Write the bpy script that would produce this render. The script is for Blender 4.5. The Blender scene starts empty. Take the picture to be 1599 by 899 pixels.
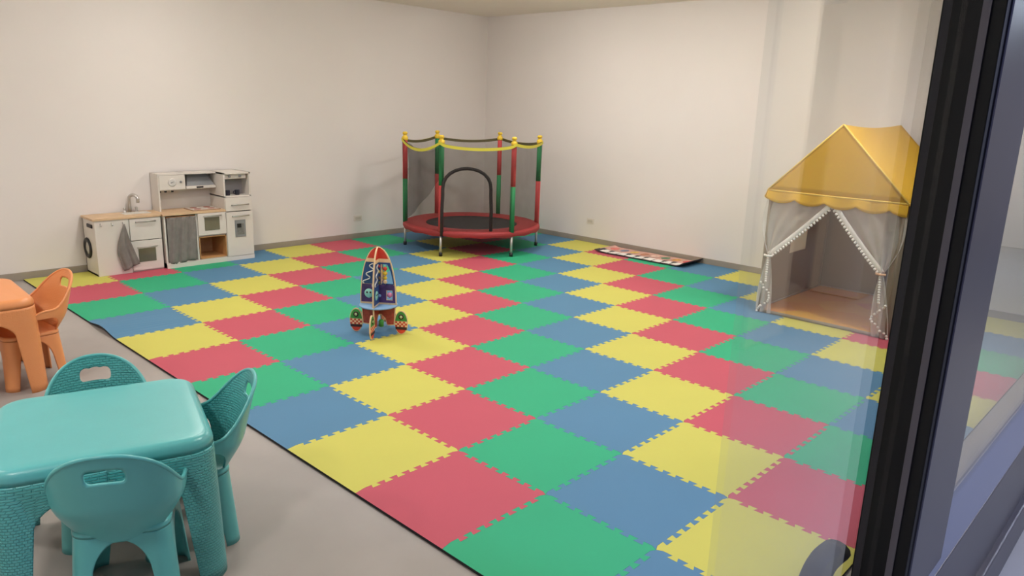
import bpy, bmesh, math, random
from mathutils import Vector, Matrix
from mathutils.geometry import tessellate_polygon
random.seed(7)
SC = bpy.context.scene
COL = SC.collection
PI = math.pi
S = 0.5                                   # one foam tile = 0.5 m

# ------------------------------------------------------------------ camera
CAM = Vector((-1.479, -2.161, 1.459))
CR = Vector((0.693, -0.720, 0.032)).normalized()
CF = Vector((0.705, 0.668, -0.239)).normalized()
CU = CR.cross(CF).normalized(); CR = CF.cross(CU).normalized()
FPX = 1158.0
cd = bpy.data.cameras.new('camera'); cam = bpy.data.objects.new('camera', cd); COL.objects.link(cam)
cd.sensor_fit = 'HORIZONTAL'; cd.sensor_width = 36.0; cd.lens = 36.0 * FPX / 1599.0
cd.clip_start = 0.02
cam.matrix_world = Matrix(((CR.x, CU.x, -CF.x, CAM.x), (CR.y, CU.y, -CF.y, CAM.y), (CR.z, CU.z, -CF.z, CAM.z), (0, 0, 0, 1)))
SC.camera = cam
def ray(x, y): return CF + CR * ((x - 799.5) / FPX) - CU * ((y - 449.5) / FPX)
def onZ(x, y, z=0.0): v = ray(x, y); return CAM + v * ((z - CAM.z) / v.z)
def onY(x, y, Y): v = ray(x, y); return CAM + v * ((Y - CAM.y) / v.y)
def onX(x, y, X): v = ray(x, y); return CAM + v * ((X - CAM.x) / v.x)

# ------------------------------------------------------------------ world, exposure
W = bpy.data.worlds.new('world'); SC.world = W; W.use_nodes = True
W.node_tree.nodes['Background'].inputs[0].default_value = (0.10, 0.13, 0.24, 1)
W.node_tree.nodes['Background'].inputs[1].default_value = 0.35
SC.view_settings.view_transform = 'Standard'; SC.view_settings.look = 'None'
SC.view_settings.exposure = 0.0; SC.view_settings.gamma = 1.0; SC.view_settings.use_curve_mapping = False
LAMP_E = 93.0; LAMP_COL = (255, 249, 242)          # glow of the domed ceiling lamps (built further down)
CEIL = 2.465
LIGHTS = [(x, y) for x in (-1.9, 0.95) for y in (-0.6, 1.5, 3.2)] + [(3.32, -0.6), (3.62, 1.3), (3.60, 2.70)]

def area(name, loc, size, power, col, rot=(0, 0, 0), spread=PI, shape='DISK', sy=None):
    d = bpy.data.lights.new(name, 'AREA'); d.shape = shape; d.size = size
    if sy: d.size_y = sy
    d.energy = power; d.color = col; d.spread = spread
    o = bpy.data.objects.new(name, d); COL.objects.link(o); o.location = loc; o.rotation_euler = rot
    return o
# unseen lights added outside: cool for frame and floor, warmer for the pillars
area('walkway_fill', (0.9, -3.3, 2.55), 0.5, 62.0, (0.50, 0.60, 1.0), rot=(math.radians(12), 0, 0))
area('walkway_fill', (3.7, -2.5, 2.55), 0.4, 55.0, (1.0, 0.93, 0.86))

area('walkway_fill', (7.0, -3.4, 2.55), 0.4, 48.0, (0.72, 0.82, 1.0))  # third unseen light, added so the end wall brightens the window's reflection

# ------------------------------------------------------------------ materials
def lin(c):
    r = []
    for v in c:
        v = v / 255.0
        r.append(v / 12.92 if v <= 0.04045 else ((v + 0.055) / 1.055) ** 2.4)
    return (r[0], r[1], r[2], 1.0)
MC = {}
def M(name, rgb=None, rough=0.5, metal=0.0, vary=0.0, vscale=6.0, bump=0.0, bscale=300.0, emit=None, spec=None, kind='noise', sss=0):
    if name in MC: return MC[name]
    m = bpy.data.materials.new(name); m.use_nodes = True; MC[name] = m
    nt = m.node_tree; b = nt.nodes['Principled BSDF']
    c = lin(rgb)
    b.inputs['Base Color'].default_value = c; b.inputs['Roughness'].default_value = rough; b.inputs['Metallic'].default_value = metal
    if spec is not None: b.inputs['Specular IOR Level'].default_value = spec
    tc = nt.nodes.new('ShaderNodeTexCoord')
    if vary > 0:
        n = nt.nodes.new('ShaderNodeTexNoise'); n.inputs['Scale'].default_value = vscale; n.inputs['Detail'].default_value = 5
        nt.links.new(tc.outputs['Object'], n.inputs['Vector'])
        r = nt.nodes.new('ShaderNodeValToRGB')
        r.color_ramp.elements[0].color = tuple(v * (1 - vary) for v in c[:3]) + (1,)
        r.color_ramp.elements[1].color = tuple(min(1, v * (1 + vary)) for v in c[:3]) + (1,)
        r.color_ramp.elements[0].position = 0.3; r.color_ramp.elements[1].position = 0.7
        nt.links.new(n.outputs['Fac'], r.inputs['Fac']); nt.links.new(r.outputs['Color'], b.inputs['Base Color'])
    if bump > 0:
        bp = nt.nodes.new('ShaderNodeBump'); bp.inputs['Strength'].default_value = bump; bp.inputs['Distance'].default_value = 0.002
        if kind == 'weave':
            t = nt.nodes.new('ShaderNodeTexBrick'); t.inputs['Scale'].default_value = 1.0
            t.inputs['Brick Width'].default_value = 0.017; t.inputs['Row Height'].default_value = 0.0085
            t.inputs['Mortar Size'].default_value = 0.0017; t.inputs['Mortar Smooth'].default_value = 1.0
            t.inputs['Color1'].default_value = (1, 1, 1, 1); t.inputs['Color2'].default_value = (.85, .85, .85, 1); t.inputs['Mortar'].default_value = (0, 0, 0, 1)
            nt.links.new(tc.outputs['UV'], t.inputs['Vector']); nt.links.new(t.outputs['Color'], bp.inputs['Height'])
            bp.inputs['Distance'].default_value = 0.004
        else:
            t = nt.nodes.new('ShaderNodeTexNoise'); t.inputs['Scale'].default_value = bscale; t.inputs['Detail'].default_value = 3
            nt.links.new(tc.outputs['Object'], t.inputs['Vector']); nt.links.new(t.outputs['Fac'], bp.inputs['Height'])
        nt.links.new(bp.outputs['Normal'], b.inputs['Normal'])
    if emit:
        b.inputs['Emission Color'].default_value = lin(emit[0]); b.inputs['Emission Strength'].default_value = emit[1]
    return m
def sheer(name, rgb, opac, tl=0.35):
    m = bpy.data.materials.new(name); m.use_nodes = True; nt = m.node_tree
    b = nt.nodes['Principled BSDF']; b.inputs['Base Color'].default_value = lin(rgb); b.inputs['Roughness'].default_value = 0.9
    tn = nt.nodes.new('ShaderNodeBsdfTranslucent'); tn.inputs[0].default_value = lin(rgb)
    m1 = nt.nodes.new('ShaderNodeMixShader'); m1.inputs[0].default_value = tl
    nt.links.new(b.outputs[0], m1.inputs[1]); nt.links.new(tn.outputs[0], m1.inputs[2])
    tr = nt.nodes.new('ShaderNodeBsdfTransparent'); mx = nt.nodes.new('ShaderNodeMixShader')
    tc = nt.nodes.new('ShaderNodeTexCoord'); n = nt.nodes.new('ShaderNodeTexNoise'); n.inputs['Scale'].default_value = 9
    nt.links.new(tc.outputs['Object'], n.inputs['Vector'])
    mr = nt.nodes.new('ShaderNodeMapRange'); mr.inputs['To Min'].default_value = opac * 0.8 if opac < 1 else 1.0; mr.inputs['To Max'].default_value = min(1, opac * 1.2)
    nt.links.new(n.outputs['Fac'], mr.inputs['Value']); nt.links.new(mr.outputs['Result'], mx.inputs[0])
    nt.links.new(tr.outputs[0], mx.inputs[1]); nt.links.new(m1.outputs[0], mx.inputs[2])
    nt.links.new(mx.outputs[0], nt.nodes['Material Output'].inputs[0])
    return m
def glass(name, tint):
    m = bpy.data.materials.new(name); m.use_nodes = True; nt = m.node_tree
    lw = nt.nodes.new('ShaderNodeLayerWeight'); lw.inputs[0].default_value = 0.5
    p = nt.nodes.new('ShaderNodeMath'); p.operation = 'POWER'; p.inputs[1].default_value = 5.0
    a = nt.nodes.new('ShaderNodeMath'); a.operation = 'MULTIPLY_ADD'; a.inputs[1].default_value = 0.96; a.inputs[2].default_value = 0.04
    nt.links.new(lw.outputs['Facing'], p.inputs[0]); nt.links.new(p.outputs[0], a.inputs[0])
    tr = nt.nodes.new('ShaderNodeBsdfTransparent'); tr.inputs[0].default_value = tint
    gl = nt.nodes.new('ShaderNodeBsdfGlossy'); gl.inputs['Roughness'].default_value = 0.02
    mx = nt.nodes.new('ShaderNodeMixShader')
    nt.links.new(a.outputs[0], mx.inputs[0]); nt.links.new(tr.outputs[0], mx.inputs[1]); nt.links.new(gl.outputs[0], mx.inputs[2])
    nt.links.new(mx.outputs[0], nt.nodes['Material Output'].inputs[0])
    return m

wall_m = M('wall_paint', (222, 216, 212), 0.9, vary=0.015, vscale=1.5, bump=0.08, bscale=250)
ceil_m = M('ceiling_paint', (238, 231, 220), 0.95, vary=0.01, vscale=2)
floor_m = M('polished_concrete', (160, 153, 148), 0.55, vary=0.08, vscale=2.2, bump=0.05, bscale=60)
base_m = M('baseboard_grey', (150, 141, 128), 0.6, vary=0.05)
out_floor_m = M('walkway_concrete', (150, 150, 152), 0.5, vary=0.06, vscale=3)
white_m = M('white_board', (214, 207, 199), 0.45, vary=0.01)
wood_m = M('light_wood', (206, 174, 138), 0.5, vary=0.10, vscale=14)
wood_in_m = M('shelf_wood', (190, 140, 92), 0.55, vary=0.12, vscale=10)
chrome_m = M('brushed_metal', (196, 194, 190), 0.3, 0.9)
steel_m = M('grey_steel', (150, 152, 156), 0.4, 0.5, vary=0.05)
black_m = M('black_plastic', (26, 25, 27), 0.45, vary=0.05)
greycloth_m = M('grey_cloth', (128, 122, 117), 0.95, vary=0.12, vscale=18, bump=0.4, bscale=500)
window_m = M('dark_print_window', (104, 100, 84), 0.12, vary=0.25, vscale=5)

# ------------------------------------------------------------------ builders
def BM(): return bmesh.new()
def box(bm, x0, x1, y0, y1, z0, z1, mi=0):
    vs = [bm.verts.new(p) for p in ((x0,y0,z0),(x1,y0,z0),(x1,y1,z0),(x0,y1,z0),(x0,y0,z1),(x1,y0,z1),(x1,y1,z1),(x0,y1,z1))]
    for q in ((3,2,1,0),(4,5,6,7),(0,1,5,4),(1,2,6,5),(2,3,7,6),(3,0,4,7)):
        f = bm.faces.new([vs[i] for i in q]); f.material_index = mi
    return bm
def frame_for(d):
    d = d.normalized(); a = Vector((0,0,1)) if abs(d.z) < 0.9 else Vector((1,0,0))
    u = d.cross(a).normalized(); return u, d.cross(u).normalized()
def tube(bm, pts, r, n=10, closed=False, mi=0, flat=1.0):
    pts = [Vector(p) for p in pts]; N = len(pts); rings = []
    rr = r if isinstance(r, (list, tuple)) else [r] * N
    pu = None
    for i, p in enumerate(pts):
        if closed: d = pts[(i+1) % N] - pts[i-1]
        else: d = pts[min(i+1, N-1)] - pts[max(i-1, 0)]
        d.normalize()
        if pu is None: u, v = frame_for(d)
        else:
            u = (pu - d * pu.dot(d)).normalized(); v = d.cross(u).normalized()
        pu = u
        rings.append([bm.verts.new(p + (u * math.cos(2*PI*k/n) + v * math.sin(2*PI*k/n) * flat) * rr[i]) for k in range(n)])
    for i in range(N if closed else N-1):
        a, b = rings[i], rings[(i+1) % N]
        for k in range(n):
            f = bm.faces.new((a[k], a[(k+1) % n], b[(k+1) % n], b[k])); f.smooth = True; f.material_index = mi
    if not closed:
        for rg, rev in ((rings[0], True), (rings[-1], False)):
            f = bm.faces.new(rg[::-1] if rev else rg); f.material_index = mi
    return bm
def lathe(bm, prof, c=(0,0,0), n=24, axis=(0,0,1)):
    c = Vector(c); ax = Vector(axis).normalized(); u, v = frame_for(ax); rings = []
    for r, h in prof:
        rings.append([bm.verts.new(c + ax*h + (u*math.cos(2*PI*k/n) + v*math.sin(2*PI*k/n)) * max(r, 1e-4)) for k in range(n)])
    for a, b in zip(rings, rings[1:]):
        for k in range(n):
            f = bm.faces.new((a[k], a[(k+1) % n], b[(k+1) % n], b[k])); f.smooth = True
    bm.faces.new(rings[0][::-1]); bm.faces.new(rings[-1])
    bmesh.ops.recalc_face_normals(bm, faces=bm.faces)
    return bm
def prism(bm, outer, holes, O, U, V, t):
    """flat plate with holes: outline in (U,V) about O, thickness t centred"""
    O, U, V = Vector(O), Vector(U).normalized(), Vector(V).normalized(); Nn = U.cross(V)
    loops = [outer] + list(holes)
    tri = tessellate_polygon([[Vector((a, b, 0)) for a, b in lp] for lp in loops])
    flat = [q for lp in loops for q in lp]
    A = [bm.verts.new(O + U*a + V*b + Nn*(t/2)) for a, b in flat]
    B = [bm.verts.new(O + U*a + V*b - Nn*(t/2)) for a, b in flat]
    for f in tri:
        try:
            bm.faces.new([A[i] for i in f]); bm.faces.new([B[i] for i in f][::-1])
        except ValueError: pass
    k = 0
    for lp in loops:
        n = len(lp)
        for i in range(n):
            bm.faces.new((A[k+i], A[k+(i+1) % n], B[k+(i+1) % n], B[k+i]))
        k += n
    bmesh.ops.recalc_face_normals(bm, faces=bm.faces)
    return bm
def grid(bm, fn, nu, nv, smooth=True, uv=None, keep=None):
    vs = [[bm.verts.new(fn(i/nu, j/nv)) for j in range(nv+1)] for i in range(nu+1)]
    lay = bm.loops.layers.uv.verify() if uv else None
    for i in range(nu):
        for j in range(nv):
            if keep and not keep((i+.5)/nu, (j+.5)/nv): continue
            f = bm.faces.new((vs[i][j], vs[i+1][j], vs[i+1][j+1], vs[i][j+1])); f.smooth = smooth
            if uv:
                for l, (a, b) in zip(f.loops, ((i,j),(i+1,j),(i+1,j+1),(i,j+1))): l[lay].uv = uv(a/nu, b/nv)
    return vs
def mesh(bm, name):
    me = bpy.data.meshes.new(name); bm.to_mesh(me); bm.free(); return me
def obj(name, bm, m, parent=None, bevel=0.0, seg=2, solid=0.0, sub=0, world=False, label=None, kind=None):
    me = bm if isinstance(bm, bpy.types.Mesh) else mesh(bm, name)
    if m is not None and not me.materials:
        for mm in (m if isinstance(m, (list, tuple)) else [m]): me.materials.append(mm)
    o = bpy.data.objects.new(name, me); COL.objects.link(o)
    if parent is not None:
        o.parent = parent
        if world:                                   # mesh given in world coordinates
            root = parent
            while root.parent: root = root.parent
            if parent is root: o.matrix_parent_inverse = (Matrix.Translation(root.location) @ root.rotation_euler.to_matrix().to_4x4()).inverted()
    if solid: md = o.modifiers.new('solid', 'SOLIDIFY'); md.thickness = solid; md.offset = 0
    if sub: md = o.modifiers.new('sub', 'SUBSURF'); md.levels = sub; md.render_levels = sub
    if bevel: md = o.modifiers.new('bevel', 'BEVEL'); md.width = bevel; md.segments = seg; md.limit_method = 'ANGLE'; md.angle_limit = 0.6
    if label: o['label'] = label
    if kind: o['kind'] = kind
    return o
def tag(o, label, cat, group=None):
    o['label'] = label; o['category'] = cat
    if group: o['group'] = group
    return o
def thing(name, label, cat, loc=(0,0,0), rz=0.0, group=None):
    o = bpy.data.objects.new(name, None); COL.objects.link(o); o.location = loc; o.rotation_euler = (0, 0, rz)
    o.empty_display_size = 0.05
    return tag(o, label, cat, group)
def struct(name, bm, m, parent=None, **k):
    o = obj(name, bm, m, parent, **k); 
    if parent is None: o['kind'] = 'structure'
    return o

# ------------------------------------------------------------------ room shell
RX, BY, FY, LX = 5.01, 4.525, -1.74, -3.4
struct('floor', box(BM(), LX-.1, RX+.1, FY-.1, BY+.1, -0.12, 0.0), floor_m)
struct('ceiling', box(BM(), LX-.1, RX+.1, FY-.1, BY+.1, CEIL, CEIL+0.15), ceil_m)
struct('wall_back', box(BM(), LX-.1, RX+.1, BY, BY+0.1, 0, CEIL), wall_m)
struct('wall_right', box(BM(), RX, RX+0.1, FY-.1, BY, 0, CEIL), wall_m)
struct('wall_left', box(BM(), LX-.1, LX, FY-.1, BY, 0, CEIL), wall_m)
struct('baseboard_back', box(BM(), LX, RX-.012, BY-0.012, BY, 0, 0.064), base_m, bevel=.003)
struct('baseboard_right', box(BM(), RX-.012, RX, FY, BY, 0, 0.066), base_m, bevel=.003)
# front: header over the glazed front and a short wall at the far left
b = box(BM(), LX, RX, -1.84, FY, 2.30, CEIL); box(b, LX, -2.45, -1.84, FY, 0, 2.30)
struct('wall_front', b, wall_m)

# ------------------------------------------------------------------ glazed front
frame_m = M('dark_anodised_frame', (50, 49, 66), 0.34, 0.2, vary=0.04)
shade_black_m = M('shade_black_frame', (7, 7, 9), 0.7, vary=0.05)  # near-black holds the stile edge's shade in its colour; handle itself is black
pane_m = glass('clear_glass', (0.97, 0.98, 0.975, 1))
JX = 0.076
win = struct('window_1', box(BM(), JX, 1.0, -1.84, -1.745, 0.0, 0.05), frame_m)     # sill, the thing's own body
def wpart(n, b, m, par=win, **k): return obj(n, b, m, par, **k)
wpart('bottom_rail', box(BM(), JX+.001, 2.6, -1.842, -1.75, 0.051, 0.42), frame_m, bevel=.004)
wpart('sill_strip', box(BM(), JX+.0, RX-.01, -1.862, -1.743, 0.0, 0.15), frame_m, bevel=.006)
b = BM(); vs = [(JX+.15, -1.838, .421), (2.5, -1.838, .421), (2.5, -1.79, .50), (JX+.15, -1.79, .50)]
b.faces.new([b.verts.new(v) for v in vs]); wpart('glazing_bead', b, M('bead_grey', (120, 124, 138), .4), solid=.006)
wpart('stile', box(BM(), JX, JX+0.155, -1.842, -1.75, 0.42, 2.30), frame_m, bevel=.006)
wpart('stile', box(BM(), JX+.162, JX+0.33, -1.834, -1.75, 0.42, 2.30), frame_m, bevel=.006)
wpart('stile', box(BM(), 2.5, 2.62, -1.84, -1.75, 0.42, 2.30), frame_m, bevel=.006)
wpart('window_pane', box(BM(), JX+.30, 2.52, -1.798, -1.790, 0.46, 2.30), pane_m)
# second light of the glazing further right
wpart('bottom_rail', box(BM(), 2.62, RX-.01, -1.84, -1.75, 0.151, 0.42), frame_m, bevel=.004)
wpart('window_pane', box(BM(), 2.61, RX-.01, -1.798, -1.790, 0.42, 2.30), pane_m)
# door: stile edge facing the opening, its shade put into the black, frameless pane, bow handle
door = struct('door_1', box(BM(), JX-.022, JX-.001, -1.838, -1.737, 0.0, 2.30), shade_black_m, bevel=.002)
obj('brush_strip', box(BM(), JX-.026, JX-.0205, -1.815, -1.802, 0.02, 2.28), M('brush_grey', (104, 100, 108), .6), door)
obj('door_pane', box(BM(), onY(1162, 415, -1.773).x, JX-.0225, -1.778, -1.768, 0.012, 2.298), pane_m, door)
hp = [(JX-.015, -1.70, .545), (JX-.05, -1.70, .55)]
for k in range(9):
    a = PI/2 * k/8; hp.append((JX-.08 - .07*math.sin(a), -1.70, .482 + .07*math.cos(a)))
hp += [(JX-.15, -1.70, .25), (JX-.12, -1.70, .19), (JX-.015, -1.70, .18)]
obj('handle', tube(BM(), hp, 0.030, 12, flat=.7), shade_black_m, door)

# ------------------------------------------------------------------ outside walkway
struct('floor_walkway', box(BM(), -6, 12, -9, -1.84, -0.13, -0.005), out_floor_m)
out_wall_m = M('walkway_wall', (214, 206, 196), 0.9, vary=.02)
struct('wall_walkway', box(BM(), -6, 12, -6.2, -6.0, 0, 2.9), out_wall_m)
struct('wall_reflector_end', box(BM(), 9.0, 9.2, -6.0, -1.84, 0, 2.9), out_wall_m)  # unseen wall added as a bright surface for the window pane to reflect
for n, (x0, x1) in enumerate(((2.80, 3.36), (4.78, 5.22))):
    struct('pillar_%d' % (n+1), box(BM(), x0, x1, -3.8, -3.4, 0, 2.9), out_wall_m)

# ------------------------------------------------------------------ foam puzzle mat
TOP = 0.012
cols = [M('foam_yellow', (196, 191, 88), 0.72, vary=0.02, vscale=3, bump=0.25, bscale=420),
        M('foam_red', (186, 77, 94), 0.72, vary=0.02, vscale=3, bump=0.25, bscale=420),
        M('foam_green', (34, 164, 118), 0.72, vary=0.02, vscale=3, bump=0.25, bscale=420),
        M('foam_blue', (77, 125, 159), 0.72, vary=0.02, vscale=3, bump=0.25, bscale=420)]
under_m = M('foam_backing', (24, 24, 28), 0.9)
def seam(n=15, d=0.0105, e=0.0042):
    a0, a1 = 0.045, 0.955; pts = [(0.0, 0.0)]
    for k in range(n):
        s = 1 if k % 2 == 0 else -1
        t0 = a0 + (a1-a0)*k/n; t1 = a0 + (a1-a0)*(k+1)/n
        pts += [(t0 - e/S*(1 if k else 0.0), s*d), (t1 + e/S*(1 if k < n-1 else 0.0), s*d)]
    return pts
SEAM = seam()
def tile_mesh(l, f, r, t, lift=False):
    out = []
    def line(straight, fn, rev):
        p = [fn(a, 0 if straight else g) for a, g in (([(k/12, 0) for k in range(12)]) if straight else SEAM)]
        if rev:
            p = [fn(1, 0)] + [fn(a, 0 if straight else g) for a, g in (([(k/12, 0) for k in range(11, 0, -1)]) if straight else SEAM[:0:-1])]
        return p
    out += line(f, lambda a, g: (a*S, g), False)
    out += line(r, lambda a, g: (S+g, a*S), False)
    out += line(t, lambda a, g: (a*S, S+g), True)
    out += line(l, lambda a, g: (g, a*S), True)
    x0 = -0.024 if l else 0; x1 = S - 0.006 if r else S; y1 = S if not t else S - .002
    P2 = []
    for x, y in out:
        x = S/2 + (x-S/2)*0.9988; y = S/2 + (y-S/2)*0.9988
        if l and x < 0.002: x = x0
        if r and x > S-0.002: x = x1
        if t: y = min(y, y1)
        P2.append((x, y))
    bm = BM()
    def zz(x, y):
        if not lift or x > 0.1: return 0.0
        return 0.022 * math.sin(PI*min(max(y/S, 0), 1))**2 * (1 if x < 0.01 else 0)
    A = [bm.verts.new((x, y, TOP + zz(x, y))) for x, y in P2]
    B = [bm.verts.new((x, y, 0.0005 + zz(x, y))) for x, y in P2]
    if lift:
        for fc in tessellate_polygon([[Vector((x, y, 0)) for x, y in P2]]):
            q = bm.faces.new([A[i] for i in fc]); q.normal_update()
            if q.normal.z < 0: q.normal_flip()
    else: bm.faces.new(A)
    n = len(A)
    for i in range(n):
        q = bm.faces.new((B[i], B[(i+1) % n], A[(i+1) % n], A[i])); q.material_index = 1
    me = mesh(bm, 'foam_tile'); me.materials.append(cols[0]); me.materials.append(under_m)
    return me
matroot = thing('puzzle_mat', 'large foam puzzle mat of red, green, blue and yellow squares across the floor', 'play mat', (0, -1.5, 0))
cache = {}
for i in range(-9, 3):
    for j in range(10):
        key = (j == 0, i == 2, j == 9, i == -9, (i == -6 and j == 0))
        if key not in cache: cache[key] = tile_mesh(*key[:4], lift=key[4])
        o = bpy.data.objects.new('foam_tile', cache[key]); COL.objects.link(o); o.parent = matroot
        o.location = (j*S, (-i-1)*S + 1.5, 0)
        o.material_slots[0].link = 'OBJECT'; c = (i+j+9) % 4; o.material_slots[0].material = cols[c]
        o['label'] = ('yellow', 'red', 'green', 'blue')[c] + ' foam puzzle tile'

# ------------------------------------------------------------------ toy kitchen: sink unit
Z0 = TOP
def ybox(x0, x1, z0, z1, yf, th):                 # a flat board on a front facing -Y
    return box(BM(), x0, x1, yf-th, yf, z0, z1)
def handle(par, x0, x1, z, yf, r=0.0055):
    b = tube(BM(), [(x0, yf, z-.004), (x0, yf-.018, z), (x1, yf-.018, z), (x1, yf, z-.004)], r, 8)
    return obj('handle', b, chrome_m, par, world=False)
k1 = thing('play_kitchen_sink_unit', 'white toy kitchen sink unit with wooden top and silver tap against wall', 'toy kitchen', (0, 0, 0))
X0, X1, YF, YB, HT = 0.44, 0.952, 4.245, 4.51, 0.462
b = BM()
box(b, X0, X0+.014, YF, YB, Z0, HT); box(b, X1-.014, X1, YF, YB, Z0, HT); box(b, X0, X1, YB-.01, YB, Z0, HT)
box(b, X0, X1, YF+.004, YB, Z0, Z0+.014); box(b, .69, .704, YF+.004, YB, Z0, HT)
obj('body', b, white_m, k1)
obj('front_panel', ybox(X0, .698, Z0, HT, YF, .012), white_m, k1, bevel=.002)
dr = obj('drawer', ybox(.703, X1, .278, HT-.004, YF, .012), white_m, k1, bevel=.002)
handle(dr, .752, .905, .432, YF-.012)
od = obj('oven_door', ybox(.703, X1, Z0+.012, .272, YF, .012), white_m, k1, bevel=.002)
obj('oven_window', ybox(.755, .893, .094, .207, YF-.012, .003), window_m, od)
handle(od, .75, .905, .219, YF-.012, .004)
b = BM(); 
wt = obj('worktop', box(b, X0-.012, X1+.003, YF-.02, YB+.0, HT, HT+.018), wood_m, k1, bevel=.002)
bas = BM(); prism(bas, [(-.105,-.06),(.105,-.06),(.105,.06),(-.105,.06)], [[(-.085,-.042),(.085,-.042),(.085,.042),(-.085,.042)]], (.815, 4.395, HT+.0195), (1,0,0), (0,1,0), .003)
box(bas, .73, .90, 4.353, 4.437, HT+.0182, HT+.0185)
obj('sink_basin', bas, M('sink_plastic', (205, 200, 192), .3), k1)
fp = [(.80, 4.475, HT+.018), (.80, 4.475, HT+.125)]
for k in range(9): a = PI*k/8; fp.append((.80 + .0*k, 4.475 - .03 + .03*math.cos(a), HT+.13 + .034*math.sin(a)))
fp.append((.80, 4.415, HT+.10))
t = BM(); tube(t, [(p[0]+ (4.475-p[1])*.8, p[1], p[2]) for p in fp], .013, 12)
obj('tap', t, chrome_m, k1)
for x in (.757, .85):
    q = BM(); lathe(q, [(.014, 0), (.014, .008), (.009, .012), (.009, .028), (.013, .034), (.008, .042)], (x, 4.47, HT+.018), 14)
    obj('tap_knob', q, chrome_m, k1)
for x in (.483, .569, .654):
    q = tube(BM(), [(x, YF-.012, .437), (x, YF-.022, .43), (x, YF-.026, .418), (x, YF-.036, .421), (x, YF-.037, .43)], .0045, 8)
    obj('hook', q, chrome_m, k1)
q = BM(); lathe(q, [(.052, 0), (.082, 0), (.086, .006), (.080, .014), (.058, .014), (.052, .006)], (X0, 4.425, .222), 28, (-1, 0, 0))
wd = obj('washer_door', q, black_m, k1)
q = BM(); lathe(q, [(.052, 0), (.05, .006), (.03, .01), (.004, .011)], (X0, 4.425, .222), 24, (-1, 0, 0))
obj('washer_glass', q, M('washer_glass', (176, 172, 160), .15), wd)
q = BM(); box(q, X0-.012, X0, 4.275, 4.385, .40, .43); obj('washer_control', q, black_m, k1, bevel=.005)
# towel on the third hook
def towel(u, v):
    # v: 0 hook .. 1 bottom ; u across
    xl = .650 - .061*math.sin(min(1, v/.62)*PI/2)**1.0 + .036*max(0, (v-.62)/.38)
    xr = .658 + .028*min(1, v/.42) + .061*max(0, (v-.42)/.58)
    z = .425 - v*(.387 - .053*u)
    fold = .010*math.sin(u*10 + v*2)*min(1, v*2.2) + .004*math.sin(u*23)*v
    return Vector((xl + (xr-xl)*u, YF-.040 + fold, z))
b = BM(); grid(b, towel, 20, 24)
tw = obj('hand_towel', b, greycloth_m, solid=.004)
tag(tw, 'grey cloth towel hanging from hook on white toy kitchen', 'towel')

# ------------------------------------------------------------------ toy kitchen: cooker and fridge unit
k2 = thing('play_kitchen_cooker_unit', 'tall white toy kitchen with grey curtain, hood, microwave and fridge', 'toy kitchen', (0, 0, 0))
X0, XM, XR, X1 = 0.968, 1.247, 1.505, 1.757
YF, YB, YH, HC, HT = 4.212, 4.51, 4.352, 0.462, 0.80
def bd(*a): return box(BM(), *a)
b = BM()
box(b, X0, X0+.014, YF, YB, Z0, HC); box(b, XM-.007, XM+.007, YF+.004, YB, Z0, HC)
box(b, X0, XR, YB-.01, YB, Z0, HC); box(b, X0, XR, YF+.002, YB, Z0, .058)
box(b, XM, XR, YF+.01, YB, .255, .267)
obj('base_body', b, white_m, k2)
obj('plinth', ybox(X0, X1, Z0, .05, YF, .01), white_m, k2)
b = BM()
box(b, XR, XR+.014, YF, YB, Z0, HT); box(b, X1-.014, X1, YF, YB, Z0, HT); box(b, XR, X1, YB-.01, YB, Z0, HT)
box(b, XR, X1, YF, YB, HT-.014, HT); box(b, XR, X1, YF, YB, .582, .594); box(b, XR, X1, YF+.01, YB, Z0, .03)
obj('fridge_body', b, white_m, k2, bevel=.001)
obj('niche_back', bd(XR+.014, X1-.014, YF+.14, YF+.146, .594, HT-.014), M('niche_grey', (150, 146, 146), .6), k2)
fr = obj('fridge_door', ybox(XR+.003, X1-.002, .052, .452, YF, .013), white_m, k2, bevel=.002)
handle(fr, 1.562, 1.716, .416, YF-.013)
dp = obj('dispenser', ybox(1.582, 1.682, .222, .377, YF-.013, .004), steel_m, k2)
obj('dispenser_recess', ybox(1.60, 1.665, .245, .345, YF-.017, .001), M('recess_grey', (120, 120, 116), .5, vary=.2, vscale=40), dp)
obj('dispenser_spout', ybox(1.602, 1.636, .31, .345, YF-.0185, .008), black_m, dp)
fd = obj('fridge_drawer', ybox(XR+.003, X1-.002, .460, .580, YF, .013), white_m, k2, bevel=.002)
handle(fd, 1.562, 1.717, .517, YF-.013)
cp = obj('coffee_panel', ybox(XR+.022, X1-.026, .742, .788, YF+.06, .03), white_m, k2, bevel=.003)
for x in (1.575, 1.672):
    q = BM(); lathe(q, [(.011, 0), (.011, .012), (.007, .014)], (x, YF+.03, .766), 14, (0, -1, 0)); obj('coffee_knob', q, steel_m, cp)
wt = obj('worktop', bd(X0-.010, XR, YF-.014, YB, HC, HC+.018), wood_m, k2, bevel=.002)
ck = obj('cooktop', bd(1.235, 1.485, 4.25, 4.44, HC+.018, HC+.024), M('cooktop_rim', (150, 112, 84), .4), k2, bevel=.002)
obj('cooktop_plate', bd(1.243, 1.477, 4.257, 4.433, HC+.024, HC+.026), M('cooktop_print', (214, 204, 192), .3, vary=.1, vscale=25), ck)
for x, y in ((1.30, 4.30), (1.42, 4.30), (1.30, 4.39), (1.42, 4.39)):
    q = BM(); lathe(q, [(.022, 0), (.03, 0), (.03, .002), (.022, .002)], (x, y, HC+.026), 20); obj('burner_ring', q, M('burner_red', (168, 98, 86), .4), ck)
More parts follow.
